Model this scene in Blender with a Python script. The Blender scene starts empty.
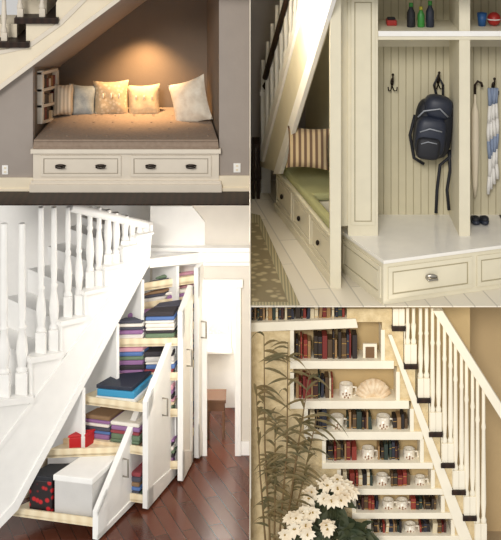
import bpy, bmesh, math, random
from mathutils import Vector, Euler, Matrix
random.seed(7)
D=14.0; CX=2.505; CZ=7.5
CAM=Vector((CX,-D,CZ))
def P(px,py,y=0.0):
    k=(D+y)/D
    return Vector((CX+(px/100-CX)*k,y,CZ+((540-py)/100-CZ)*k))
def Z(px,py,z):
    k=(CZ-z)/(CZ-(540-py)/100); y=D*k-D
    return Vector((CX+(px/100-CX)*k,y,z))
def lin(c):
    return tuple(((v/255)/12.92 if v/255<=0.04045 else ((v/255+0.055)/1.055)**2.4) for v in c)+(1,)
def M(name,c,rough=.6,kind='noise',c2=None,scale=6,bump=.05,metal=0,rot=(0,0,0),dist=1.0,stretch=(1,1,1),mortar=.6,spec=.5):
    m=bpy.data.materials.new(name); m.use_nodes=True
    nt=m.node_tree; bs=nt.nodes['Principled BSDF']
    bs.inputs['Roughness'].default_value=rough; bs.inputs['Metallic'].default_value=metal
    bs.inputs['Specular IOR Level'].default_value=spec
    c2=c2 or tuple(max(0,v*0.98) for v in c)
    tc=nt.nodes.new('ShaderNodeTexCoord'); mp=nt.nodes.new('ShaderNodeMapping')
    mp.inputs['Rotation'].default_value=rot; mp.inputs['Scale'].default_value=stretch
    nt.links.new(tc.outputs['Object'],mp.inputs[0])
    rp=nt.nodes.new('ShaderNodeValToRGB'); rp.color_ramp.elements[0].color=lin(c); rp.color_ramp.elements[1].color=lin(c2)
    if kind in('noise',):
        t=nt.nodes.new('ShaderNodeTexNoise'); t.inputs['Scale'].default_value=scale; t.inputs['Detail'].default_value=5
        rp.color_ramp.elements[0].position=.35; rp.color_ramp.elements[1].position=.65; out=t.outputs['Fac']
    elif kind in('stripe','wood'):
        t=nt.nodes.new('ShaderNodeTexWave'); t.inputs['Scale'].default_value=scale
        t.inputs['Distortion'].default_value=dist if kind=='wood' else 0
        t.inputs['Detail'].default_value=3; out=t.outputs['Fac']
        if kind=='stripe': rp.color_ramp.elements[0].position=.4; rp.color_ramp.elements[1].position=.6
    elif kind=='voronoi':
        t=nt.nodes.new('ShaderNodeTexVoronoi'); t.inputs['Scale'].default_value=scale; out=t.outputs['Distance']
        rp.color_ramp.elements[0].position=.25; rp.color_ramp.elements[1].position=.45
    elif kind=='plank':
        t=nt.nodes.new('ShaderNodeTexBrick'); t.inputs['Scale'].default_value=scale
        t.inputs['Color1'].default_value=lin(c); t.inputs['Color2'].default_value=lin(c2)
        t.inputs['Mortar'].default_value=lin(tuple(v*mortar for v in c)); t.inputs['Mortar Size'].default_value=.008
        t.inputs['Brick Width'].default_value=1.6; t.inputs['Row Height'].default_value=.22
        out=None
    nt.links.new(mp.outputs[0],t.inputs['Vector'])
    if out is not None:
        nt.links.new(out,rp.inputs[0]); nt.links.new(rp.outputs[0],bs.inputs['Base Color'])
    else:
        nt.links.new(t.outputs['Color'],bs.inputs['Base Color'])
    if bump:
        n=nt.nodes.new('ShaderNodeTexNoise'); n.inputs['Scale'].default_value=scale*5 if kind=='noise' else 40
        nt.links.new(mp.outputs[0],n.inputs['Vector'])
        b=nt.nodes.new('ShaderNodeBump'); b.inputs['Strength'].default_value=bump; b.inputs['Distance'].default_value=.02
        nt.links.new(n.outputs['Fac'],b.inputs['Height']); nt.links.new(b.outputs[0],bs.inputs['Normal'])
    return m

class B:
    def __init__(s,name,bev=.004): s.name=name;s.v=[];s.f=[];s.m=[];s.sm=[];s.mats=[];s.bev=bev
    def add(s,vs,fs,mat,smooth=False):
        if mat not in s.mats: s.mats.append(mat)
        i=s.mats.index(mat); o=len(s.v); s.v+= [Vector(v) for v in vs]
        for f in fs: s.f.append([o+a for a in f]); s.m.append(i); s.sm.append(smooth)
    def prism(s,pts,vec,mat):
        pts=[Vector(p) for p in pts]; vec=Vector(vec); n=len(pts)
        s.add(pts+[p+vec for p in pts],[list(range(n)),list(range(2*n-1,n-1,-1))]+[[i,(i+1)%n,n+(i+1)%n,n+i] for i in range(n)],mat)
    def pp(s,pxs,y,d,mat): s.prism([P(a,b,y) for a,b in pxs],(0,d,0),mat)
    def pbox(s,x0,y0,x1,y1,y,d,mat): s.pp([(x0,y0),(x1,y0),(x1,y1),(x0,y1)],y,d,mat)
    def box(s,x0,x1,y0,y1,z0,z1,mat): s.prism([(x0,y0,z0),(x1,y0,z0),(x1,y0,z1),(x0,y0,z1)],(0,y1-y0,0),mat)
    def loft(s,a,b,mat):
        n=len(a); s.add(list(a)+list(b),[list(range(n)),list(range(2*n-1,n-1,-1))]+[[i,(i+1)%n,n+(i+1)%n,n+i] for i in range(n)],mat)
    def tube(s,pts,r,mat,seg=8):
        pts=[Vector(p) for p in pts]; n=len(pts); r=r if isinstance(r,(list,tuple)) else [r]*n
        vs=[]
        for i,p in enumerate(pts):
            t=(pts[min(i+1,n-1)]-pts[max(i-1,0)]).normalized()
            a=t.cross(Vector((0,1,0)) if abs(t.y)<.9 else Vector((1,0,0))).normalized(); b=t.cross(a)
            for j in range(seg):
                q=2*math.pi*j/seg; vs.append(p+a*math.cos(q)*r[i]+b*math.sin(q)*r[i])
        fs=[[i*seg+j,i*seg+(j+1)%seg,(i+1)*seg+(j+1)%seg,(i+1)*seg+j] for i in range(n-1) for j in range(seg)]
        fs+=[list(range(seg)),list(range((n-1)*seg,n*seg))]
        s.add(vs,fs,mat,True)
    def lathe(s,base,prof,mat,seg=14):
        base=Vector(base); vs=[];n=len(prof)
        for r,z in prof:
            for j in range(seg):
                q=2*math.pi*j/seg; vs.append(base+Vector((r*math.cos(q),r*math.sin(q),z)))
        fs=[[i*seg+j,i*seg+(j+1)%seg,(i+1)*seg+(j+1)%seg,(i+1)*seg+j] for i in range(n-1) for j in range(seg)]
        fs+=[list(range(seg)),list(range((n-1)*seg,n*seg))]
        s.add(vs,fs,mat,True)
    def ball(s,c,r,mat,e=1.0,rot=(0,0,0),U=16,V=10):
        c=Vector(c); R=Euler(rot).to_matrix(); vs=[]
        sp=lambda v:math.copysign(abs(v)**e,v)
        for i in range(V+1):
            ph=-math.pi/2+math.pi*i/V
            for j in range(U):
                th=2*math.pi*j/U
                vs.append(c+R@Vector((r[0]*sp(math.cos(ph))*sp(math.cos(th)),r[1]*sp(math.cos(ph))*sp(math.sin(th)),r[2]*sp(math.sin(ph)))))
        fs=[[i*U+j,i*U+(j+1)%U,(i+1)*U+(j+1)%U,(i+1)*U+j] for i in range(V) for j in range(U)]
        s.add(vs,fs,mat,True)
    def pillow(s,c,w,h,t,rot,mat,n=14):
        c=Vector(c);R=Euler(rot).to_matrix()
        for sg in(-1,1):
            vs=[]
            for i in range(n+1):
                for j in range(n+1):
                    u=-1+2*i/n; v=-1+2*j/n
                    th=t/2*(max(0,1-u**4))**.6*(max(0,1-v**4))**.6*(1+.06*math.sin(5*u+3*v))
                    x=u*w/2*(.9+.1*v*v); z=v*h/2*(.9+.1*u*u)
                    vs.append(c+R@Vector((x,sg*th,z)))
            fs=[[i*(n+1)+j,(i+1)*(n+1)+j,(i+1)*(n+1)+j+1,i*(n+1)+j+1] for i in range(n) for j in range(n)]
            s.add(vs,fs,mat,True)
    def done(s):
        c=sum(s.v,Vector())/len(s.v)
        me=bpy.data.meshes.new(s.name); me.from_pydata([v-c for v in s.v],[],s.f)
        for m in s.mats: me.materials.append(m)
        for i,p in enumerate(me.polygons): p.material_index=s.m[i]; p.use_smooth=s.sm[i]
        bm=bmesh.new(); bm.from_mesh(me)
        bmesh.ops.recalc_face_normals(bm,faces=bm.faces); bm.to_mesh(me); bm.free()
        o=bpy.data.objects.new(s.name,me); o.location=c; bpy.context.scene.collection.objects.link(o)
        if s.bev:
            b=o.modifiers.new('bev','BEVEL'); b.width=s.bev; b.segments=2; b.limit_method='ANGLE'; b.angle_limit=math.radians(50)
        return o
class Pl:
    def __init__(s,a,b,flip=False):
        s.a=Vector((a[0],a[1],0)); b=Vector((b[0],b[1],0)); s.L=(b-s.a).length
        s.u=(b-s.a).normalized(); s.n=Vector((s.u.y,-s.u.x,0))
        if flip: s.n=-s.n
    def pt(s,px,py,off=0):
        d=P(px,py,0)-CAM; o=s.a+s.n*off
        t=((o-CAM).dot(s.n))/d.dot(s.n)
        return CAM+d*t
    def at(s,q,z,off=0): 
        v=s.a+s.u*q+s.n*off; return Vector((v.x,v.y,z))
    def prism(s,b,pxs,off,d,mat): b.prism([s.pt(x,y,off) for x,y in pxs],-s.n*d,mat)
    def box(s,b,s0,s1,z0,z1,off,d,mat):
        b.prism([s.at(s0,z0,off),s.at(s1,z0,off),s.at(s1,z1,off),s.at(s0,z1,off)],-s.n*d,mat)
    def panel(s,b,s0,s1,z0,z1,off,mat,w=.035,t=.015,mat2=None):
        s.box(b,s0,s1,z0,z1,off+.004,.02,mat2 or mat)
        for q in((s0,s1,z0,z0+w),(s0,s1,z1-w,z1),(s0,s0+w,z0+w,z1-w),(s1-w,s1,z0+w,z1-w)):
            s.box(b,*q,off+t,t,mat)
        g=w*1.3
        if s1-s0>3*g and z1-z0>3*g: s.box(b,s0+g,s1-g,z0+g,z1-g,off+t*.7,t*.6,mat)
def front(y): return Pl((0,y),(1,y))

# ---------------- materials
taupe=M('taupe_paint',(158,148,140),.8); taupe_in=M('taupe_alcove_shaded',(118,104,90),.8)  # alcove taupe is darkened, putting the recess's shade into the colour
creamw=M('cream_trim_paint',(234,222,198),.5,bump=0); white1=M('bench_white_paint',(224,214,198),.45,bump=0)
darkw=M('dark_wood',(50,33,24),.5,'wood',(34,23,17),4,dist=3,stretch=(1,6,1),spec=.25)
bronze=M('dark_bronze',(45,36,30),.35,metal=.8,bump=0)
cush=M('taupe_cushion_fabric',(152,134,118),.95,'noise',(142,124,108),30,bump=.15)
wh=M('white_paint',(244,243,240),.45,bump=0); wh2=M('white_wall_paint',(240,239,236),.7,bump=0)
# =========================== shell
b=B('floor_window_seat_room',0); b.box(-.5,2.495,0,2.2,3.345,3.36,darkw); b.done()
b=B('wall_partition',0); b.box(2.496,2.504,0,4.6,-.5,5.5,creamw); b.done()
b=B('ceiling',0); b.box(-.5,5.9,.05,4.7,5.52,5.6,wh2); b.done()

# =========================== CELL 1 window seat
Y1=.49; YB=1.96
b=B('wall_alcove_front')
b.pp([(-25,100),(33,64),(33,194),(-25,194)],Y1,.12,taupe)
b.pp([(219,-12),(249.5,-12),(249.5,194),(219,194)],Y1,.12,taupe); b.done()
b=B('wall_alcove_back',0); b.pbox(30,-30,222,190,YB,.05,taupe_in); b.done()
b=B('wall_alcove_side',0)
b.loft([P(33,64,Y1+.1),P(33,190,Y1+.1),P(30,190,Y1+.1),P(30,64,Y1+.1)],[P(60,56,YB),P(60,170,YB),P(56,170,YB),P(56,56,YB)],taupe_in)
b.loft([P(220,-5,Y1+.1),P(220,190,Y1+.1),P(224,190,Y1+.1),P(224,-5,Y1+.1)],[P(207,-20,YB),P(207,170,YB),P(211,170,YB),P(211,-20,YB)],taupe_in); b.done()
b=B('ceiling_slope',0)
b.loft([P(31,67,Y1+.02),P(135,-12,Y1+.02),P(133,-16,Y1+.02),P(29,63,Y1+.02)],[P(58,68,YB),P(160,-10,YB),P(158,-14,YB),P(56,64,YB)],taupe); b.done()
b=B('staircase')
b.pp([(-25,106),(130,-9),(62,-9),(56,3),(56,21),(26,21),(26,44),(-25,44)],.40,.12,creamw)
b.pp([(-25,109),(133,-9),(126,-9),(-25,103)],.37,.03,white1)
b.pp([(-25,60),(30,48),(62,25),(96,-9),(90,-9),(58,22),(28,44),(-25,56)],.385,.02,white1)
b.pbox(-25,42,29,48,.33,.9,darkw); b.pbox(14,18,58,24,.33,.9,darkw)
b.pbox(-25,24,17,42,.6,.6,creamw); b.pbox(20,-9,47,18,.6,.6,creamw)
for x,y in((4,42),(20,18),(42,18)):
    b.pbox(x-3,y-9,x+3,y,.4,.06,white1)
    p=P(x,y-9,.43); b.lathe(p,[(.028,0),(.035,.03),(.02,.07),(.028,.18),(.02,.35 if y>30 else .1)],white1)
b.done()
b=B('baseboard_left'); b.pbox(-25,178,33,193,Y1-.03,.03,creamw); b.pbox(-25,189,33,194,Y1-.05,.03,creamw); b.done()
b=B('baseboard_right'); b.pbox(219,176,249.5,192,Y1-.03,.03,creamw); b.pbox(214,188,249.5,194,Y1-.05,.03,creamw); b.done()
b=B('window_seat_bench')
f=front(Y1-.04); xl=P(33,150,Y1-.04).x; xr=P(219,150,Y1-.04).x
b.prism([(xl,Y1-.04,3.36),(xr,Y1-.04,3.36),(P(209,110,YB).x,YB-.02,3.36),(P(58,110,YB).x,YB-.02,3.36)],(0,0,.44),white1)
f.box(b,xl-.03,xr+.03,3.36,3.44,.05,.06,white1); f.box(b,xl-.02,xr+.02,3.44,3.47,.03,.04,white1)
f.box(b,xl-.02,xr+.02,3.755,3.80,.04,.06,white1)
w=(xr-xl)
glz0=M('panel_groove',(168,158,142),.6,bump=0)
for i in range(2):
    s0=xl+.08+i*(w/2-.03); s1=s0+w/2-.13
    f.panel(b,s0,s1,3.51,3.73,.0,white1,w=.03,mat2=glz0)
    for t in(.25,.75):
        hx=s0+(s1-s0)*t; b.tube([(hx-.05,Y1-.06,3.63),(hx-.045,Y1-.1,3.618),(hx,Y1-.11,3.615),(hx+.045,Y1-.1,3.618),(hx+.05,Y1-.06,3.63)],.008,bronze)
        b.ball((hx,Y1-.065,3.63),(.055,.01,.015),bronze)
b.done()
b=B('seat_cushion',.03)
b.loft([(xl+.0,Y1-.06,3.80),(xr-.0,Y1-.06,3.80),(P(207,110,YB).x,YB-.03,3.80),(P(61,110,YB).x,YB-.03,3.80)],
       [(xl+.01,Y1-.05,3.89),(xr-.01,Y1-.05,3.89),(P(207,110,YB).x,YB-.03,3.89),(P(61,110,YB).x,YB-.03,3.89)],cush)
b.tube([(xl+.01,Y1-.055,3.885),(xr-.01,Y1-.055,3.885)],.012,cush); b.tube([(xl+.01,Y1-.06,3.81),(xr-.01,Y1-.06,3.81)],.012,cush)
for r in range(4):
    for c in range(9):
        x=xl+.12+(xr-xl-.24)*c/8; b.ball((x,Y1+.12+r*.3,3.892),(.014,.014,.006),cush,1,(0,0,0),8,6)
b.done()
def pm(n,c,c2=None,k='noise',sc=12): return M(n,c,.9,k,c2,sc,bump=.15)
pl=[(63,100,22,32,1.50,(-.1,.1,.6),pm('cream_stripe_pillow',(222,210,190),(190,176,156),'stripe',8)),
    (82,101,29,33,1.66,(-.25,.12,.25),pm('blue_grey_pillow',(158,166,168),(134,142,146))),
    (111,99,36,37,1.70,(-.25,-.03,0),pm('tan_pillow',(205,186,156),(184,162,130),'voronoi',22)),
    (144,101,33,33,1.70,(-.25,-.05,0),pm('beige_pillow',(214,192,156),(202,178,142),'noise',30)),
    (190,102,42,46,1.35,(-.3,-.35,-.35),pm('ivory_pillow',(228,220,204),(208,196,178)))]
for x,y,w_,h_,d_,r,m in pl:
    b=B('throw_pillow',0); k=(14+d_)/14/100
    b.pillow(P(x,y,d_),w_*k,h_*k,.17,r,m)
    if 100<x<150:
        for dx in(-.1,0,.1): b.ball(P(x+dx*80,y-3,d_-.12),(.012,.01,.03),creamw)
    b.done()
b=B('niche_bookshelf')
def sw(u,py,off=0):
    px=33+27*u; y=Y1+.1+(YB-Y1-.1)*u; p=P(px+off,py,y); return p
for py0 in(72,89,105,121):
    b.loft([sw(.15,py0,5),sw(.15,py0+3,5),sw(.15,py0+3,-3),sw(.15,py0,-3)],[sw(.75,py0-4,5),sw(.75,py0-1,5),sw(.75,py0-1,-3),sw(.75,py0-4,-3)],white1)
for u in(.15,.7):
    b.loft([sw(u,71,5.5),sw(u,122,5.5),sw(u,122,-2),sw(u,71,-2)],[sw(u+.06,70,5.5),sw(u+.06,120,5.5),sw(u+.06,120,-2),sw(u+.06,70,-2)],white1)
b.done()
b=B('row_of_books',.002)
cols=[M('book_%d'%i,c,.6,bump=0) for i,c in enumerate([(110,40,35),(60,50,48),(35,60,55),(190,175,150),(70,80,110),(140,100,60),(40,30,32),(120,30,30),(205,200,185)])]
for py0 in(88,104,120):
    for i in range(6):
        u=.23+i*.078; m=random.choice(cols); hh=random.choice((9,10,12))
        b.loft([sw(u,py0-hh,3.6),sw(u,py0,3.6),sw(u,py0,-1),sw(u,py0-hh,-1)],[sw(u+.07,py0-hh-1,3.6),sw(u+.07,py0-1,3.6),sw(u+.07,py0-1,-1),sw(u+.07,py0-hh-1,-1)],m)
b.done()
for n,x,y,w_,h_ in(('wall_outlet',5,170,6,9),('light_switch',237,168,7,9)):
    b=B(n,.002); b.pbox(x-w_/2,y-h_/2,x+w_/2,y+h_/2,Y1-.012,.012,wh)
    b.pbox(x-1.2,y-3,x+1.2,y-1,Y1-.017,.01,creamw); b.pbox(x-1.2,y+1,x+1.2,y+3,Y1-.017,.01,creamw); b.done()

# =========================== CELL 2 mudroom
F2=2.34
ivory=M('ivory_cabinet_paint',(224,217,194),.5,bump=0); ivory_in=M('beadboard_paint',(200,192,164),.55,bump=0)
lilac=M('grey_lilac_paint',(176,170,168),.8); stone=M('pale_stone_floor',(232,225,210),.4,'plank',(222,214,198),1.0,bump=.02,rot=(0,0,1.4),mortar=.85)
ben_top=M('white_counter',(242,239,232),.2,bump=0); green=M('green_cushion_fabric',(166,166,120),.9,bump=.1,scale=20)
b=B('floor_mudroom',0); b.box(2.505,6.2,0,4.6,F2-.012,F2,stone); b.done()
b=B('wall_mudroom_back',0); b.box(2.505,6.2,4.5,4.6,F2,5.52,lilac); b.done()
b=B('wall_mudroom_right',0); b.box(5.55,5.6,.3,4.5,F2,5.52,lilac); b.done()
B0=Z(332,285,F2); B1=Z(276,210,F2)
p2=Pl(B0,B1,True)
if p2.n.x>0: p2.n=-p2.n
L=p2.L
def Lprism(b,z0,h,mat,o=0):
    q=[p2.at(0,z0,o),p2.at(L,z0,o),p2.at(L,z0,-.58),p2.at(1.15,z0,-.58),p2.at(1.15,z0,-.1),p2.at(0,z0,-.1)]
    b.prism(q,(0,0,h),mat)
b=B('understair_bench')
Lprism(b,F2,.52,ivory); p2.box(b,-.02,L+.02,F2,F2+.09,.02,.04,ivory)
p2.box(b,-.02,L+.02,F2+.49,F2+.53,.03,.1,ivory)
for i in range(3):
    s0=.06+i*(L-.06)/3; s1=s0+(L-.06)/3-.08
    p2.panel(b,s0,s1,F2+.13,F2+.46,0,ivory,w=.035,mat2=glz0)
    q=p2.at((s0+s1)/2,F2+.3,.04); b.ball(q,(.02,.03,.03),bronze)
b.done()
b=B('bench_cushion',.03); Lprism(b,F2+.53,.09,green); b.done()
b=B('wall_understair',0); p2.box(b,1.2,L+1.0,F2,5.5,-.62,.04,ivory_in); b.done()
b=B('throw_pillow',0); b.pillow(P(308,148,2.0),.5,.47,.16,(-.2,0,-.25),pm('striped_brown_pillow',(196,176,140),(112,88,70),'stripe',5)); b.done()
b=B('staircase')
p2.prism(b,[(258,166),(276,172),(333,-14),(303,-14)],.06,.1,ivory)
p2.prism(b,[(273,174),(279,174),(336,-14),(329,-14)],.09,.05,wh)
p2.prism(b,[(258,160),(262,162),(306,-10),(302,-10)],.09,.05,wh)
for i in range(9):
    t=i/9; x=263+t*42; yb=155-t*165
    q0=p2.pt(x,yb+3,.0); 
    top=max(-8,yb-95)
    q1=p2.pt(x,top,.0); h=q1.z-q0.z
    if h>.05: b.lathe((q0.x,q0.y,q0.z),[(.036,0),(.036,min(h,.15)),(.024,min(h,.2)),(.032,h*.5),(.022,h)],wh,8)
qa=p2.pt(265,78,.05); qb=p2.pt(290,-12,.05)
b.tube([qa,qb],.035,darkw)
qn=Z(266,192,F2); b.box(qn.x-.06,qn.x+.06,qn.y-.06,qn.y+.06,F2,F2+1.25,wh); b.box(qn.x-.08,qn.x+.08,qn.y-.08,qn.y+.08,F2+1.25,F2+1.3,wh); b.ball((qn.x,qn.y,F2+1.37),(.07,.07,.07),darkw)
b.done()
b=B('console_table'); q=Z(252,196,F2)
b.box(q.x-.0,q.x+.1,q.y-.15,q.y+.2,F2+.65,F2+.7,darkw)
for dx in(.02,.08):
    for dy in(-.12,.17): b.box(q.x+dx-.02,q.x+dx+.02,q.y+dy-.02,q.y+dy+.02,F2,F2+.65,darkw)
b.done()
b=B('area_rug',.003); rug=M('patterned_rug',(182,168,134),.95,'voronoi',(132,120,92),9,bump=.2); rug2=M('rug_border',(140,134,106),.95,'stripe',(180,168,134),10)
q=[Z(251.2,214,F2),Z(260,216,F2),Z(300,305.5,F2),Z(251.2,305.5,F2)]
b.prism([(v.x,v.y,F2+.001) for v in q],(0,0,.01),rug2)
q=[Z(251.2,224,F2),Z(258,224,F2),Z(288,303,F2),Z(251.2,303,F2)]
b.prism([(v.x,v.y,F2+.002) for v in q],(0,0,.014),rug); b.done()
# locker
ZT=2.79
b=B('hall_locker')
YL=.78; YK=1.52
C0=Z(384,262,ZT); C1=Z(341,229,ZT); C2=Z(515,243,ZT)
C0.y=max(C0.y,.03)
top=[(C1.x,C1.y),(C0.x,C0.y),(C2.x,C2.y),(C2.x,YK),(C1.x,YK)]
b.prism([(x,y,F2) for x,y in top],(0,0,ZT-F2-.03),ivory)
ov=[(C1.x-.03,C1.y-.01),(C0.x-.0,C0.y-.035),(C2.x,C2.y-.03),(C2.x,YK),(C1.x-.03,YK)]
b.prism([(x,y,ZT-.03) for x,y in ov],(0,0,.035),ben_top)
pf=Pl((C0.x,C0.y),(C2.x,C2.y)); 
if pf.n.y>0: pf.n=-pf.n
pe=Pl((C1.x,C1.y),(C0.x,C0.y))
if pe.n.y>0: pe.n=-pe.n
nickel=M('nickel',(170,165,155),.3,metal=.9,bump=0)
glaze=M('glaze_line',(172,162,134),.6,bump=0)
pf.panel(b,.05,1.0,F2+.05,ZT-.08,.0,ivory,w=.045,mat2=glaze); pf.panel(b,1.06,1.9,F2+.05,ZT-.08,0,ivory,w=.045,mat2=glaze)
pe.panel(b,.05,pe.L-.05,F2+.05,ZT-.08,0,ivory,w=.05,mat2=glaze)
q=pf.at(.52,F2+.23,.03)
b.ball(q,(.06,.02,.03),nickel); b.tube([q-pf.u*.06,q-pf.u*.05+pf.n*.04+Vector((0,0,-.02)),q+pf.u*.05+pf.n*.04+Vector((0,0,-.02)),q+pf.u*.06],.012,nickel)
b.prism([P(348,-12,YL),P(378,-12,YL),Vector((P(378,0,YL).x,YL,ZT)),Vector((P(348,0,YL).x,YL,ZT))],(0,YK-YL,0),ivory)
f=front(YL); xa=P(351,0,YL).x; xb=P(375,0,YL).x
f.panel(b,xa,xb,ZT+.12,5.3,0,ivory,w=.035,mat2=glaze)
b.pbox(331,-12,348,226,.8,.3,ivory); b.pbox(333,-10,336,215,.785,.02,glaze)
b.pp([(330,-12),(341,-12),(341,299),(330,288)],.5,.15,ivory)
xs=P(376,0,YK).x; x=xs
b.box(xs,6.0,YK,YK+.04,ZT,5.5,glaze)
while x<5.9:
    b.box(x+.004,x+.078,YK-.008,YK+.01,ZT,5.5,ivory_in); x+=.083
b.box(xs,5.9,YK-.03,YK,4.66,4.78,ivory)
zs=P(0,31,YL).z
b.box(P(378,0,YL).x,5.7,YL-.02,YK,zs-.09,zs,ivory)
b.box(P(378,0,YL).x,5.7,YL-.035,YL-.021,zs-.05,zs+.005,wh)
a=P(459,0,YL).x; c=P(470,0,YL).x
b.box(a,c,YL-.012,YK,ZT,zs-.091,ivory); b.box(a,c,YL-.012,YK,zs+.001,5.5,ivory)
b.done()
def hook(x,y):
    b=B('coat_hook',0); p=P(x,y,YK-.03)
    b.ball(p+Vector((0,-.005,0)),(.02,.012,.045),bronze)
    b.tube([p,p+Vector((0,-.06,.0)),p+Vector((0,-.09,.04)),p+Vector((0,-.1,.09))],.009,bronze); b.ball(p+Vector((0,-.1,.1)),(.016,.016,.016),bronze)
    for sg in(-1,1): b.tube([p+Vector((0,0,-.04)),p+Vector((sg*.02,-.04,-.09)),p+Vector((sg*.045,-.07,-.08)),p+Vector((sg*.05,-.07,-.04))],.007,bronze)
    b.done()
hook(392,82); hook(438,80); hook(493,86)
bk=M('black_nylon',(26,28,36),.6,scale=20); bk2=M('navy_nylon',(38,44,60),.5,scale=20); gr=M('grey_piping',(150,155,165),.4,bump=0)
b=B('backpack',0); dy=-.25
b.ball(P(433,128,1.55+dy),(.21,.13,.32),bk,.55,(0,.12,0))
b.ball(P(430,136,1.45+dy),(.17,.12,.22),bk2,.55,(0,.12,0))
b.ball(P(428,148,1.36+dy),(.13,.08,.12),bk,.5,(0,.12,0))
b.ball(P(438,107,1.5+dy),(.16,.13,.13),bk2,.7,(0,.2,0))
b.tube([P(418,117,1.36+dy),P(424,111,1.33+dy),P(440,109,1.33+dy),P(448,117,1.36+dy)],.008,gr)
b.tube([P(420,132,1.34+dy),P(430,129,1.31+dy),P(442,132,1.33+dy)],.008,gr)
b.tube([P(421,144,1.28+dy),P(428,142,1.27+dy),P(437,144,1.28+dy)],.006,gr)
b.tube([P(437,97,1.65+dy),P(434,85,1.7+dy),P(438,75,1.7+dy),P(443,85,1.7+dy),P(443,97,1.65+dy)],.014,bk)
for a in([(447,100),(453,125),(452,155),(440,165),(437,190),(436,213)],[(415,115),(410,135),(414,158),(424,164)],[(449,150),(450,170),(447,190),(449,210)]):
    b.tube([P(x,y,1.6+dy) for x,y in a],.018,bk)
b.done()
def bottle(x,r,h,m,cap,nm='water_bottle'):
    b=B(nm,0); p=P(x,20,YL+.25); p.z=zs
    b.lathe(p,[(r*.9,0),(r,.01),(r,h*.6),(r*.5,h*.78),(r*.45,h*.85)],m); b.lathe(p+Vector((0,0,h*.84)),[(r*.5,0),(r*.5,h*.16)],cap); b.done()
gcol=M('green_plastic',(60,140,60),.3,bump=0); ycol=M('yellow_plastic',(190,180,60),.4,bump=0); rcol=M('red_plastic',(170,40,34),.4,bump=0); bcol=M('blue_plastic',(40,90,150),.4,bump=0)
bottle(411,.045,.26,bk,gcol); bottle(421,.04,.22,gcol,ycol); bottle(430,.045,.28,bk2,gcol)
b=B('wallet',.01); b.box(P(386,0,1.2).x,P(396,0,1.2).x,1.1,1.25,zs,zs+.06,rcol); b.box(P(387,0,1.2).x,P(395,0,1.2).x,1.12,1.23,zs+.06,zs+.08,bk); b.done()
b=B('ball',0); p=P(494,20,1.1); p.z=zs+.075; b.ball(p,(.075,.075,.075),rcol); b.tube([p+Vector((.076*math.cos(t/8*math.pi),-.076*math.sin(t/8*math.pi),0)) for t in range(9)],.006,wh); b.done()
b=B('plastic_cup',0); p=P(482,20,1.1); p.z=zs; b.lathe(p,[(.04,0),(.055,.14),(.05,.14),(.037,.01)],bcol); b.done()
sc1=M('white_scarf_wool',(232,230,226),.9); sc2=M('light_blue_scarf_wool',(138,152,178),.9)
b=B('hanging_scarf',0)
for k in range(4):
    x=489+k*2.6
    pts=[P(x+.8*math.sin(i*.9+k),88+i*(106-k*5)/12,1.36+.02*(k%2)) for i in range(13)]
    for i in range(0,12,2):
        b.tube(pts[i:i+3],[.018,.021,.018],sc1 if (i//2)%3 else sc2)
b.done()
b=B('umbrella',0); b.lathe(P(475,198,1.4),[(.008,0),(.03,.15),(.045,.6),(.04,.95),(.015,1.05),(.012,1.15)],creamw)
p=P(475,94,1.4); b.tube([p,p+Vector((0,0,.1)),p+Vector((.03,0,.14)),p+Vector((.07,0,.12)),p+Vector((.08,0,.08))],.014,darkw); b.done()
b=B('slipper_pair',0)
for x in(475,484):
    p=P(x,212,1.2); p.z=ZT+.04; b.ball(p,(.05,.12,.035),bk2,.8); b.ball(p+Vector((0,-.05,.03)),(.045,.06,.035),bk)
b.done()

# =========================== CELL 3
wood3=M('cherry_floor',(104,58,42),.22,'plank',(78,40,28),1.5,bump=.02,rot=(0,0,1.2))
maple=M('maple_drawer_wood',(238,224,192),.5,'wood',(228,210,174),3,dist=4)
beige=M('warm_beige_paint',(216,210,200),.8,bump=0)
b=B('floor_hall',0); b.box(-.7,2.495,0,4.2,-.02,0,wood3); b.done()
YW=1.8
b=B('wall_hall_back',0)
b.pbox(-40,160,150,470,YW+.55,.05,wh2)
b.pbox(150,190,206,457,YW,.06,beige); b.pbox(238,190,249.5,457,YW,.06,beige); b.pbox(206,190,238,286,YW,.06,beige)
b.done()
b=B('trim_crown')
b.pbox(150,248,249.6,252,YW-.12,.12,wh); b.pp([(150,252),(249.6,252),(249.6,262),(150,262)],YW-.07,.07,wh); b.pbox(150,262,249.6,266,YW-.03,.03,wh)
b.pp([(150,206),(192,206),(205,222),(205,250),(150,250)],YW-.03,.03,wh2)
b.done()
b=B('door_1')
for r in((201,288,207,457),(235,288,241,457)): b.pbox(*r,YW-.035,.03,wh)
b.pbox(199,280,243,288,YW-.045,.04,wh)
b.done()
b=B('baseboard_hall'); b.pbox(241,442,249.5,457,YW-.02,.02,wh); b.done()
b=B('wall_far_room',0); b.box(1.5,2.495,3.0,3.05,0,3.3,wh2); b.box(1.45,1.5,YW+.1,3.05,0,3.3,beige); b.done()
b=B('window_1'); b.pbox(206,312,231,352,2.96,.03,wh); 
cur=M('patterned_blind',(236,236,232),.8,'voronoi',(190,200,206),30); b.pbox(209,315,228,335,2.93,.03,cur)
gl_=M('window_daylight_glass',(225,235,245),.1,bump=0); gl_.node_tree.nodes['Principled BSDF'].inputs['Emission Color'].default_value=(.85,.93,1,1); gl_.node_tree.nodes['Principled BSDF'].inputs['Emission Strength'].default_value=1.2
b.pbox(209,335,218,349,2.94,.015,gl_); b.pbox(219.5,335,228,349,2.94,.015,gl_)
b.pbox(205,351,232,354,2.9,.08,wh); b.done()
b=B('side_table'); q=Z(216,432,0); tbw=M('mid_brown_wood',(110,78,56),.5)
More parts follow.
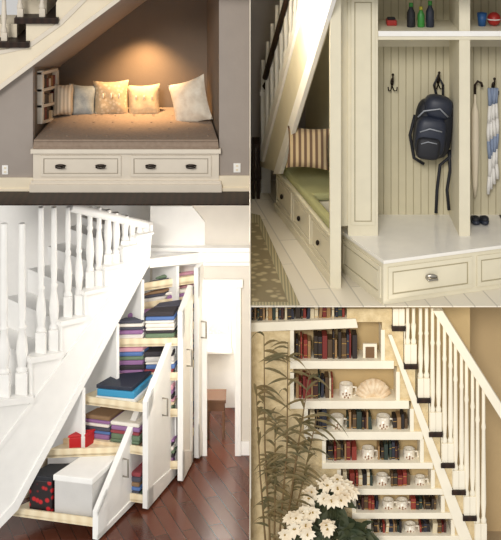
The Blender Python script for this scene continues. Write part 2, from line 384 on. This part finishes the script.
b.box(q.x-.12,q.x+.12,q.y-.2,q.y+.1,.42,.46,tbw); b.box(q.x-.1,q.x+.1,q.y-.18,q.y+.08,.32,.42,tbw)
for dx in(-.09,.09):
    for dy in(-.17,.07): b.box(q.x+dx-.015,q.x+dx+.015,q.y+dy-.015,q.y+dy+.015,0,.32,tbw)
b.done()
A3=P(18,540,0); B3=Z(196,458,0)
p3=Pl(A3,B3)
b=B('staircase')
low=[(-14,540),(18,507),(150,262)]
st=[(-14,402),(32,396),(32,358),(62,352),(62,322),(86,316),(86,292),(106,287),(106,268),(124,263),(124,248),(138,244),(138,236),(152,232)]
p3.prism(b,low+[st[-1]]+st[-2::-1],0,.06,wh)
p3.prism(b,[(-14,470),(-14,463),(150,243),(150,248)],.015,.015,wh)
p3.prism(b,[(-14,543),(18,510),(150,264),(150,257),(14,503),(-14,533)],.02,.02,wh)
for i in range(0,len(st)-1,2):
    (x0,y0),(x1,y1)=st[i],st[i+1]
    h=max(2.2,7-i*.5)
    p3.prism(b,[(x0-1,y0),(x1+2,y1),(x1+2,y1+h),(x0-1,y0+h)],.05,1.0,wh)
    yn=(st[i+2][1] if i+2<len(st) else y1-8)+1
    p3.prism(b,[(x1-1,y1),(x1+1,y1),(x1+1,yn),(x1-1,yn)],.02,1.0,wh)
bal=[(4,398),(22,396),(41,356),(54,353),(68,320),(79,318),(90,291),(99,289),(108,267),(116,265),(125,247),(132,246),(139,236),(145,235)]
for x,y in bal:
    q=p3.pt(x,y,-.06); top=p3.pt(x,206 if x<100 else 206+(x-100)*.35,-.06); h=top.z-q.z
    r=.066 if x<30 else .056 if x<60 else .047 
    q.z-=.01
    bh=min(.26,h*.25)
    b.box(q.x-r*.9,q.x+r*.9,q.y-r*.9,q.y+r*.9,q.z,q.z+bh,wh)
    H=min(h,1.75)
    pr=[(r*.8,bh),(r*.95,bh+.02),(r*.6,bh+.05),(r*.7,bh+.07),(r*.95,bh+.2),(r*.8,bh+.3),(r*.5,bh+.42),(r*.75,bh+.45),(r*.5,bh+.48),(r*.62,bh+.6),(r*.5,H)]
    pr=[(a,min(c,h)) for a,c in pr]
    b.lathe(q,pr,wh)
rl=[p3.pt(x,y,-.06) for x,y in((70,207),(150,226))]
b.tube(rl,.05,wh)
b.done()
shade=M('cabinet_interior_shade',(160,144,122),.7,bump=0)  # back panel colour carries the shade inside the cabinet
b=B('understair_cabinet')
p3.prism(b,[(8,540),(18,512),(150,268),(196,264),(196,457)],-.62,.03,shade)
for x,yt in((84,388),(118,324),(143,280),(178,266)):
    fl=(p3.pt(x,300)-p3.a).dot(p3.u); a=p3.pt(x,yt,0)
    p3.box(b,fl-.02,fl+.02,0,a.z,0,.6,wh)
p3.prism(b,[(150,259),(204,252),(204,263),(150,268)],.02,.1,wh)
b.done()
def xyof(px):
    q=p3.pt(px,300); return Vector((q.x,q.y,0))
units=[dict(an=20,af=78,N=(97,543),F=(152,487),nt=512,ft=378,lv=[(20,523,0),(48,466,1)]),
       dict(an=86,af=116,N=(147,512),F=(180,472),nt=402,ft=318,lv=[(86,500,0),(86,452,0),(86,409,0)]),
       dict(an=119,af=141,N=(182,484),F=(192,464),nt=312,ft=285,lv=[(119,478,0),(119,425,0),(119,388,0),(119,353,0)]),
       dict(an=145,af=176,N=(198,461),F=(205,452),nt=268,ft=258,lv=[(145,455,0),(145,385,0),(145,345,0),(145,318,0),(145,298,0)])]
clcol=[M('cloth_%d'%i,c,.95,scale=25,bump=.2) for i,c in enumerate([(90,120,175),(215,160,175),(150,110,155),(215,210,205),(80,80,92),(150,70,76),(222,205,170),(110,130,105),(236,230,220),(140,112,84),(60,56,60)])]
redb=M('red_box',(190,30,36),.5,bump=0); reddot=M('red_dotted_box',(190,28,34),.5,'voronoi',(30,20,22),16); greyb=M('silver_box',(205,203,200),.35); blueb=M('blue_book_cover',(60,150,195),.4)
for ui,U in enumerate(units):
    N=Z(*U['N'],0); F=Z(*U['F'],0); an=xyof(U['an']); af=xyof(U['af'])
    b=B('pull_out_drawer')
    pn=Pl(N,F); 
    nt=pn.pt(U['N'][0],U['nt']).z; ft=pn.pt(U['F'][0],U['ft']).z
    zb=.03
    def wv(v,z): return Vector((v.x,v.y,z))
    b.prism([wv(N,zb),wv(F,zb),wv(F,ft),wv(N,nt)],-pn.n*.05,wh)
    d=(F-N)
    def fp(s,t):
        v=N+d*s; z0=zb+.0; z1=nt+(ft-nt)*s; return wv(v+pn.n*.012,z0+(z1-z0)*t)
    g=.16
    for q in([(0,0),(1,0),(1,.06),(0,.06*3)],[(0,0),(g,0),(g,1),(0,1)],[(1-g,0),(1,0),(1,1),(1-g,1)],[(0,.84),(1,.94),(1,1),(0,1)]):
        b.prism([fp(*k) for k in q],-pn.n*.014,wh)
    hz=(zb+nt)/2+.25
    b.tube([wv(N+d*.45+pn.n*.0,hz),wv(N+d*.45+pn.n*.06,hz),wv(N+d*.45+pn.n*.06,hz+.18),wv(N+d*.45,hz+.18)],.01,nickel)
    trays=[]
    for px,py,k in U['lv']:
        z=p3.pt(px,py).z
        a0=an; 
        N2=N-pn.n*.05; F2_=F-pn.n*.05
        if z+.1>nt:
            fr=min(.8,max(0,(z+.12-nt)/(ft-nt))); N2=N+d*fr-pn.n*.05
            if k: a0=xyof(px)
        ab=a0-p3.n*.25; afb=af-p3.n*.25
        b.prism([wv(ab,z),wv(N2,z),wv(F2_,z),wv(afb,z)],(0,0,.02),maple)
        e=(N2-ab).normalized(); ln=Vector((-e.y,e.x,0))
        b.prism([wv(ab,z-.01),wv(N2,z-.01),wv(N2+ln*.02,z-.01),wv(ab+ln*.02,z-.01)],(0,0,.085),maple)
        b.prism([wv(afb,z-.01),wv(F2_,z-.01),wv(F2_-ln*.02,z-.01),wv(afb-ln*.02,z-.01)],(0,0,.085),maple)
        trays.append((z,ab,N2,F2_,afb))
    b.done()
    def blk(b,tr,s0,s1,t0,t1,h,m,dz=.022):
        z,a,n,f,fb=tr
        g=lambda s,t:(a*(1-s)+n*s)*(1-t)+(fb*(1-s)+f*s)*t
        b.prism([wv(g(s0,t0),z+dz),wv(g(s1,t0),z+dz),wv(g(s1,t1),z+dz),wv(g(s0,t1),z+dz)],(0,0,h),m)
    if ui==0:
        b=B('storage_box',.01); blk(b,trays[0],.24,.5,.05,.4,.34,reddot); blk(b,trays[0],.23,.51,.04,.41,.05,bk,.36); b.done()
        b=B('storage_box',.01); blk(b,trays[0],.53,.96,.05,.6,.36,greyb); blk(b,trays[0],.52,.97,.04,.61,.06,wh,.38); b.done()
        b=B('photo_box',.01); blk(b,trays[1],.3,.5,.3,.6,.12,redb); blk(b,trays[1],.29,.51,.29,.61,.03,redb,.14); b.done()
    else:
        for ti,tr in enumerate(trays):
            zn=trays[ti+1][0] if ti+1<len(trays) else ft-.08
            room=min(.34,zn-tr[0]-.06)
            if ui==1 and ti==2:
                b=B('stack_of_books'); blk(b,tr,.3,.85,.1,.8,.05,wh); blk(b,tr,.32,.83,.1,.75,.07,blueb,.075); blk(b,tr,.3,.8,.12,.7,.04,bk2,.148); b.done(); continue
            b=B('folded_clothes',.02)
            for s0,s1 in((.16,.52),(.54,.94)):
              for t0 in(.04,.52):
                hh=.022; lim=room*random.uniform(.75,1)
                while hh<lim:
                    th=random.uniform(.025,.055); j=random.uniform(-.015,.015)
                    blk(b,tr,s0+j,s1+j,t0,t0+.44,th,random.choice(clcol),hh); hh+=th+.002
            if len(b.v): b.done()

# =========================== CELL 4
stucco=M('cream_stucco',(230,210,168),.9,'noise',(210,188,144),14,bump=.5)
tan=M('tan_wall_paint',(194,168,126),.9,scale=3); cw=M('warm_white_paint',(248,240,220),.5,bump=0)
b=B('floor_bookcase_room',0); b.box(2.504,6,-.3,2,-.62,-.6,M('carpet_beige',(170,150,120),.95)); b.done()
YS=.3; YR=.56; XL=251
rows=[(XL,347,296,321),(293,382,331,361),(293,397,373,401),(307,411,410,432),(325,421,440,463),(340,432,471,489),(355,442,497,513),(370,452,521,536)]
b=B('wall_bookcase',0)
b.pp([(XL,331),(293,331),(293,401),(307,401),(307,432),(325,432),(325,463),(340,463),(340,489),(355,489),(355,513),(370,513),(370,600),(XL,600)],YS,.3,stucco)
b.pp([(347,309),(392,309),(392,328),(404,328),(404,366),(417,366),(417,400),(429,400),(429,434),(441,434),(441,465),(452,465),(452,492),(463,492),(463,518),(474,518),(474,545),(484,545),(484,600),(452,600),(452,513),(442,513),(442,489),(432,489),(432,463),(421,463),(421,432),(411,432),(411,401),(397,401),(397,366),(382,366),(382,322),(347,322)],YS,.3,stucco)
b.done()
b=B('wall_right_room',0); b.pbox(380,260,540,620,1.3,.05,tan); b.done()
b=B('bookcase_back_panel',0); b.pbox(XL,290,470,600,YR,.03,M('bookcase_back_paint',(206,180,132),.8)); b.done()
b=B('stepped_bookcase',.004)
for i,(x0,x1,y0,y1) in enumerate(rows):
    nx1=x1+10
    t=8 if i<4 else 6
    if i==0: b.pp([(XL,323),(356,319),(358,328),(XL,332)],YS-.03,.3,cw)
    else: b.pbox(x0-3,y1,nx1+2,y1+t,YS-.03,.3,cw)
    if i: 
        b.pbox(x0-3,y0-1,x0+1,y1,YS-.015,.25,cw); b.pbox(x1-1,y0-1,x1+3,y1,YS-.015,.25,cw)
b.done()
gold=M('gilt_band',(190,150,80),.4,metal=.5,bump=0); page=M('book_pages',(225,210,180),.8,bump=0)
bc=[M('leather_%d'%i,c,.5,bump=.05) for i,c in enumerate([(120,40,34),(44,34,32),(72,40,34),(44,58,50),(44,46,60),(158,124,84),(222,208,176),(52,40,30),(92,70,46),(36,30,30),(140,52,40)])]
def books(x0,x1,y0,y1,flat=False):
    b=B('row_of_books',.002); x=x0
    if flat:
        y=y1; 
        while y>y0+5:
            h=random.uniform(3,4.5); j=random.uniform(0,2)
            b.pbox(x0+j,y-h+.4,x1-1-j,y,YS+.03,.16,random.choice(bc)); b.pbox(x0+j+1,y-h+1,x1-.7-j,y-.6,YS+.035,.15,page); y-=h
        b.done(); return
    while x<x1-1.5:
        w=random.choice((2,2.6,3.2,4.2,5.2)); w=min(w,x1-x); h=(y1-y0)*random.uniform(.68,.98); m=random.choice(bc)
        y=YS+.02+random.uniform(0,.03); ln=0
        if random.random()<.1: ln=random.choice((-1,1))*1.2
        b.pp([(x+ln,y1-h),(x+w-.35+ln,y1-h),(x+w-.35,y1),(x,y1)],y,.16,m); b.pbox(x+.4+ln,y1-h,x+w-.8+ln,y1-h+.5,y+.01,.15,page)
        if random.random()<.5:
            for f in(.25,.75): b.pbox(x+.1+ln*f,y1-h*f-.4,x+w-.45+ln*f,y1-h*f+.1,y-.004,.01,gold)
        x+=w+(random.choice((0,0,0,0,1)))+abs(ln)*.5
    b.done()
mugm=M('patterned_mug',(250,244,230),.3,'voronoi',(232,222,204),30,bump=0); deco=M('brown_mug_print',(150,108,82),.5,bump=0)
def mug(x,yb,w=13,h=14):
    b=B('coffee_mug',0); p=P(x,yb,YS+.1); r=w/200; H=h/100
    b.lathe(p,[(r*.7,0),(r*.92,.01),(r,H*.3),(r*.98,H),(r*.88,H),(r*.85,H*.3),(r*.3,.02)],mugm)
    b.tube([p+Vector((r*.9,0,H*.8)),p+Vector((r*1.45,0,H*.8)),p+Vector((r*1.55,0,H*.45)),p+Vector((r*.95,0,H*.2))],.011,mugm)
    for a,z in((-.5,.55),(0,.62),(.5,.5),(.25,.35),(-.25,.38),(0,.48)):
        b.ball(p+Vector((math.sin(a)*r,-math.cos(a)*r,H*z)),(.009,.005,.01),deco,1,(0,0,0),8,6)
    b.done()
books(XL+.5,345,304,321); books(296,311,336,361); books(314,359,331,361)
b=B('framed_miniature',.003); b.pbox(363,344,377,361,YS+.05,.03,cw); b.pbox(365.5,347,374.5,358,YS+.045,.03,M('sepia_print',(120,90,60),.6)); b.done()
books(296,334,374,401); mug(346,401,14,18)
b=B('scallop_shell',0)
p=P(373,399,YS+.1); sm=M('shell',(240,222,194),.5,'noise',(222,194,158),20)
for k in range(-4,5):
    a=k*.33; e=p+Vector((math.sin(a)*.17,0,.04+math.cos(a)*.17)); b.tube([p,(p+e)/2+Vector((0,-.04,0)),e],[.01,.028,.034],sm)
b.done()
books(310,327,410,432); mug(337,432,14,17); books(347,373,411,432); mug(383,432,14,17); books(393,408,413,432)
books(328,359,441,463); mug(368,463,13,16); books(378,400,442,463); mug(409,463,12,15)
books(343,373,471,489); mug(382,489,12,15); books(391,411,472,489); mug(420,489,11,13)
books(358,380,497,513); mug(388,513,12,14); mug(402,513,12,14); books(411,438,498,513)
books(374,402,521,536); mug(410,536,12,13); books(420,448,522,536)
b=B('staircase')
stp=[(392,328),(404,366),(417,400),(429,434),(441,465),(452,492),(463,518),(474,545)]
for i,(x,y) in enumerate(stp):
    b.pbox(x,y-1,x+14,y+3.5,YS-.06,.9,darkw)
    b.pbox(x+11,y+3,x+13,(stp[i+1][1] if i<7 else 575),YS,.9,cw)
b.pp([(388,335),(392,335),(486,575),(472,575)],YS-.04,.04,cw)
def balu(x,yb,yt):
    p=P(x,yb,YS); t=P(x,yt,YS); h=t.z-p.z
    b.box(p.x-.03,p.x+.03,p.y-.03,p.y+.03,p.z,p.z+min(h,.22),cw)
    if h>.25: b.lathe(p,[(.026,.22),(.03,.25),(.018,.28),(.027,.42),(.018,h*.7),(.024,h*.72),(.018,h*.75),(.018,h)],cw)
for i,(x,y) in enumerate(stp):
    for dx in(3.5,9.5):
        xx=x+dx; hy=306+(xx-437)*1.62
        balu(xx,y-1,max(308,hy))
qa=P(437,309,YS); qb=P(512,428,YS)
b.prism([qa+Vector((-.05,-.05,0)),qa+Vector((.05,-.05,.0)),qb+Vector((.05,-.05,0)),qb+Vector((-.05,-.05,0))],(0,.1,0),cw)
b.done()
leaf=M('dry_bamboo_leaf',(122,102,62),.6,'noise',(88,82,50),8,bump=0); stem=M('bamboo_stem',(116,92,56),.5,bump=0)
def blade(b,p,dr,ln,w,m,droop=.4):
    dr=Vector(dr).normalized(); side=dr.cross(Vector((0,1,0)));
    if side.length<.1: side=Vector((1,0,0))
    side.normalize(); vs=[];n=5
    for i in range(n+1):
        t=i/n; c=p+dr*ln*t+Vector((0,0,-droop*ln*t*t)); ww=w*math.sin(math.pi*min(1,t*.85+.12))*(1-t*.1) if i<n else 0.001
        vs+= [c-side*ww/2,c+Vector((0,-.004,0)),c+side*ww/2]
    fs=[]
    for i in range(n):
        a=i*3; fs+=[[a,a+1,a+4,a+3],[a+1,a+2,a+5,a+4]]
    b.add(vs,fs,m,True)
b=B('potted_bamboo',0)
pot=M('terracotta_pot',(120,76,50),.7); base=P(276,575,.0)
b.lathe((base.x,.0,-.6),[(.1,0),(.14,.02),(.18,.26),(.19,.28),(.15,.28),(.14,.2)],pot)
for sx,ex,ey in((272,264,335),(276,288,342),(268,256,385),(280,310,370),(274,275,415),(274,300,436),(270,264,465),(278,318,410)):
    a=Vector((P(sx,560,0).x,0,-.35)); e=P(ex,ey,random.uniform(-.04,.1)); mid=(a+e)/2+Vector((random.uniform(-.05,.05),-.03,.1))
    pts=[a,a*.6+mid*.4,mid,mid*.4+e*.6,e]; b.tube(pts,[.011,.01,.008,.006,.004],stem,6)
    for k in range(24):
        t=random.uniform(.3,1); 
        q=mid+(e-mid)*((t-.5)*2) if t>.5 else a+(mid-a)*(t*2)
        ang=random.uniform(-1.6,1.6)
        dr=(math.sin(ang)*1.0,random.uniform(-.35,.05),math.cos(ang)*.8-.1)
        ln=random.uniform(.18,.32)
        if q.x+dr[0]*ln<2.53: dr=(abs(dr[0])*.5,dr[1],dr[2])
        blade(b,q,dr,ln,.032,leaf,random.uniform(.3,.9))
b.done()
pet=M('white_petal',(246,236,214),.6,'noise',(232,214,184),10,bump=0); gl=M('dark_green_leaf',(46,58,34),.6,'noise',(70,74,44),10,bump=0); cen=M('flower_center',(160,130,60),.7,bump=0)
def flower(x,y,d,n,R,potc):
    b=B('potted_poinsettia',0); c=P(x,y,d)
    b.lathe((c.x,c.y,-.6),[(.1,0),(.14,.02),(.17,.25),(.18,.26),(.14,.26)],potc)
    for k in range(n):
        th=random.uniform(0,6.28); ph=random.uniform(.05,1.7)
        q=c+Vector((math.cos(th)*math.sin(ph)*R,-abs(math.sin(th))*math.sin(ph)*R*.5,math.cos(ph)*R*.8-.05))
        b.tube([Vector((c.x,c.y,-.35)),(c+q)/2+Vector((0,0,-.12)),q],.005,gl,5)
        for j in range(9):
            a=j*.698+random.uniform(-.2,.2); blade(b,q,(math.cos(a),-.35,math.sin(a)),R*random.uniform(.3,.42),.05,pet,.1)
        for j in range(3): b.ball(q+Vector((random.uniform(-.01,.01),-.02,random.uniform(-.01,.01))),(.008,.008,.008),cen,1,(0,0,0),8,6)
    for k in range(36):
        th=random.uniform(0,6.28); blade(b,c+Vector((random.uniform(-.1,.1),.02,random.uniform(-.3,.0))),(math.cos(th),-.3,math.sin(th)*.6-.1),R*.9,.09,gl,.4)
    b.done()
flower(331,492,.05,15,.24,pot); flower(305,524,-.1,15,.24,pot)
b=B('potted_foliage_plant',0); c=P(354,528,.05); b.lathe((c.x,c.y,-.6),[(.08,0),(.13,.24),(.14,.25),(.1,.25)],pot)
b.tube([(c.x,c.y,-.4),c],.012,stem)
for k in range(60):
    th=random.uniform(0,6.28); blade(b,c+Vector((random.uniform(-.12,.12),random.uniform(-.05,.05),random.uniform(-.2,.02))),(math.cos(th),-.3,math.sin(th)*.8),.2,.06,gl,.3)
b.done()

# =========================== lights
w=bpy.data.worlds.new('World'); bpy.context.scene.world=w; w.use_nodes=True
w.node_tree.nodes['Background'].inputs[0].default_value=(1,.975,.94,1); w.node_tree.nodes['Background'].inputs[1].default_value=.6
def light(n,t,loc,e,col,size=.5,target=None,**k):
    l=bpy.data.lights.new(n,t); l.energy=e; l.color=col
    if t=='AREA': l.size=size
    elif t in('POINT','SPOT'): l.shadow_soft_size=size
    elif t=='SUN': l.angle=size
    for a,v in k.items(): setattr(l,a,v)
    o=bpy.data.objects.new(n,l); o.location=loc; bpy.context.scene.collection.objects.link(o)
    if target is not None: o.rotation_euler=(Vector(target)-Vector(loc)).to_track_quat('-Z','Y').to_euler()
    return o
light('sun','SUN',(0,-10,10),1.6,(1,.96,.9),.25,(2.0,0,5.4))
light('alcove_downlight','SPOT',P(146,30,1.62),130,(1,.62,.30),.05,P(143,112,1.72),spot_size=2.0,spot_blend=1)
light('mudroom_fill','POINT',(3.0,1.2,5.0),34,(1,.94,.84),.2)  # added fill light to brighten the mudroom stairs, no fixture there
light('hall_fill','POINT',(2.1,.5,2.9),30,(1,.97,.94),.2)  # added fill that keeps the hall whites bright
light('understair_fill','POINT',(1.9,.2,1.6),12,(1,.97,.94),.2)  # extra unseen light put in to brighten the understair units
light('far_room_fill','POINT',(1.9,2.4,2.0),75,(1,1,1),.2)  # added light to lift the far wall beyond the doorway
light('bookcase_room_fill','POINT',(4.2,-.5,2.0),8,(1,.86,.64),.2)  # unseen warm fill added in front of the bookcase
cam=bpy.data.cameras.new('camera'); co=bpy.data.objects.new('camera',cam); bpy.context.scene.collection.objects.link(co)
co.location=CAM; co.rotation_euler=(math.pi/2,0,0)
cam.sensor_fit='VERTICAL'; cam.sensor_height=36; cam.sensor_width=36; cam.lens=36*D/5.4; cam.shift_y=(2.7-CZ)/5.4; cam.clip_end=100
bpy.context.scene.camera=co
bpy.context.scene.view_settings.view_transform='Standard'
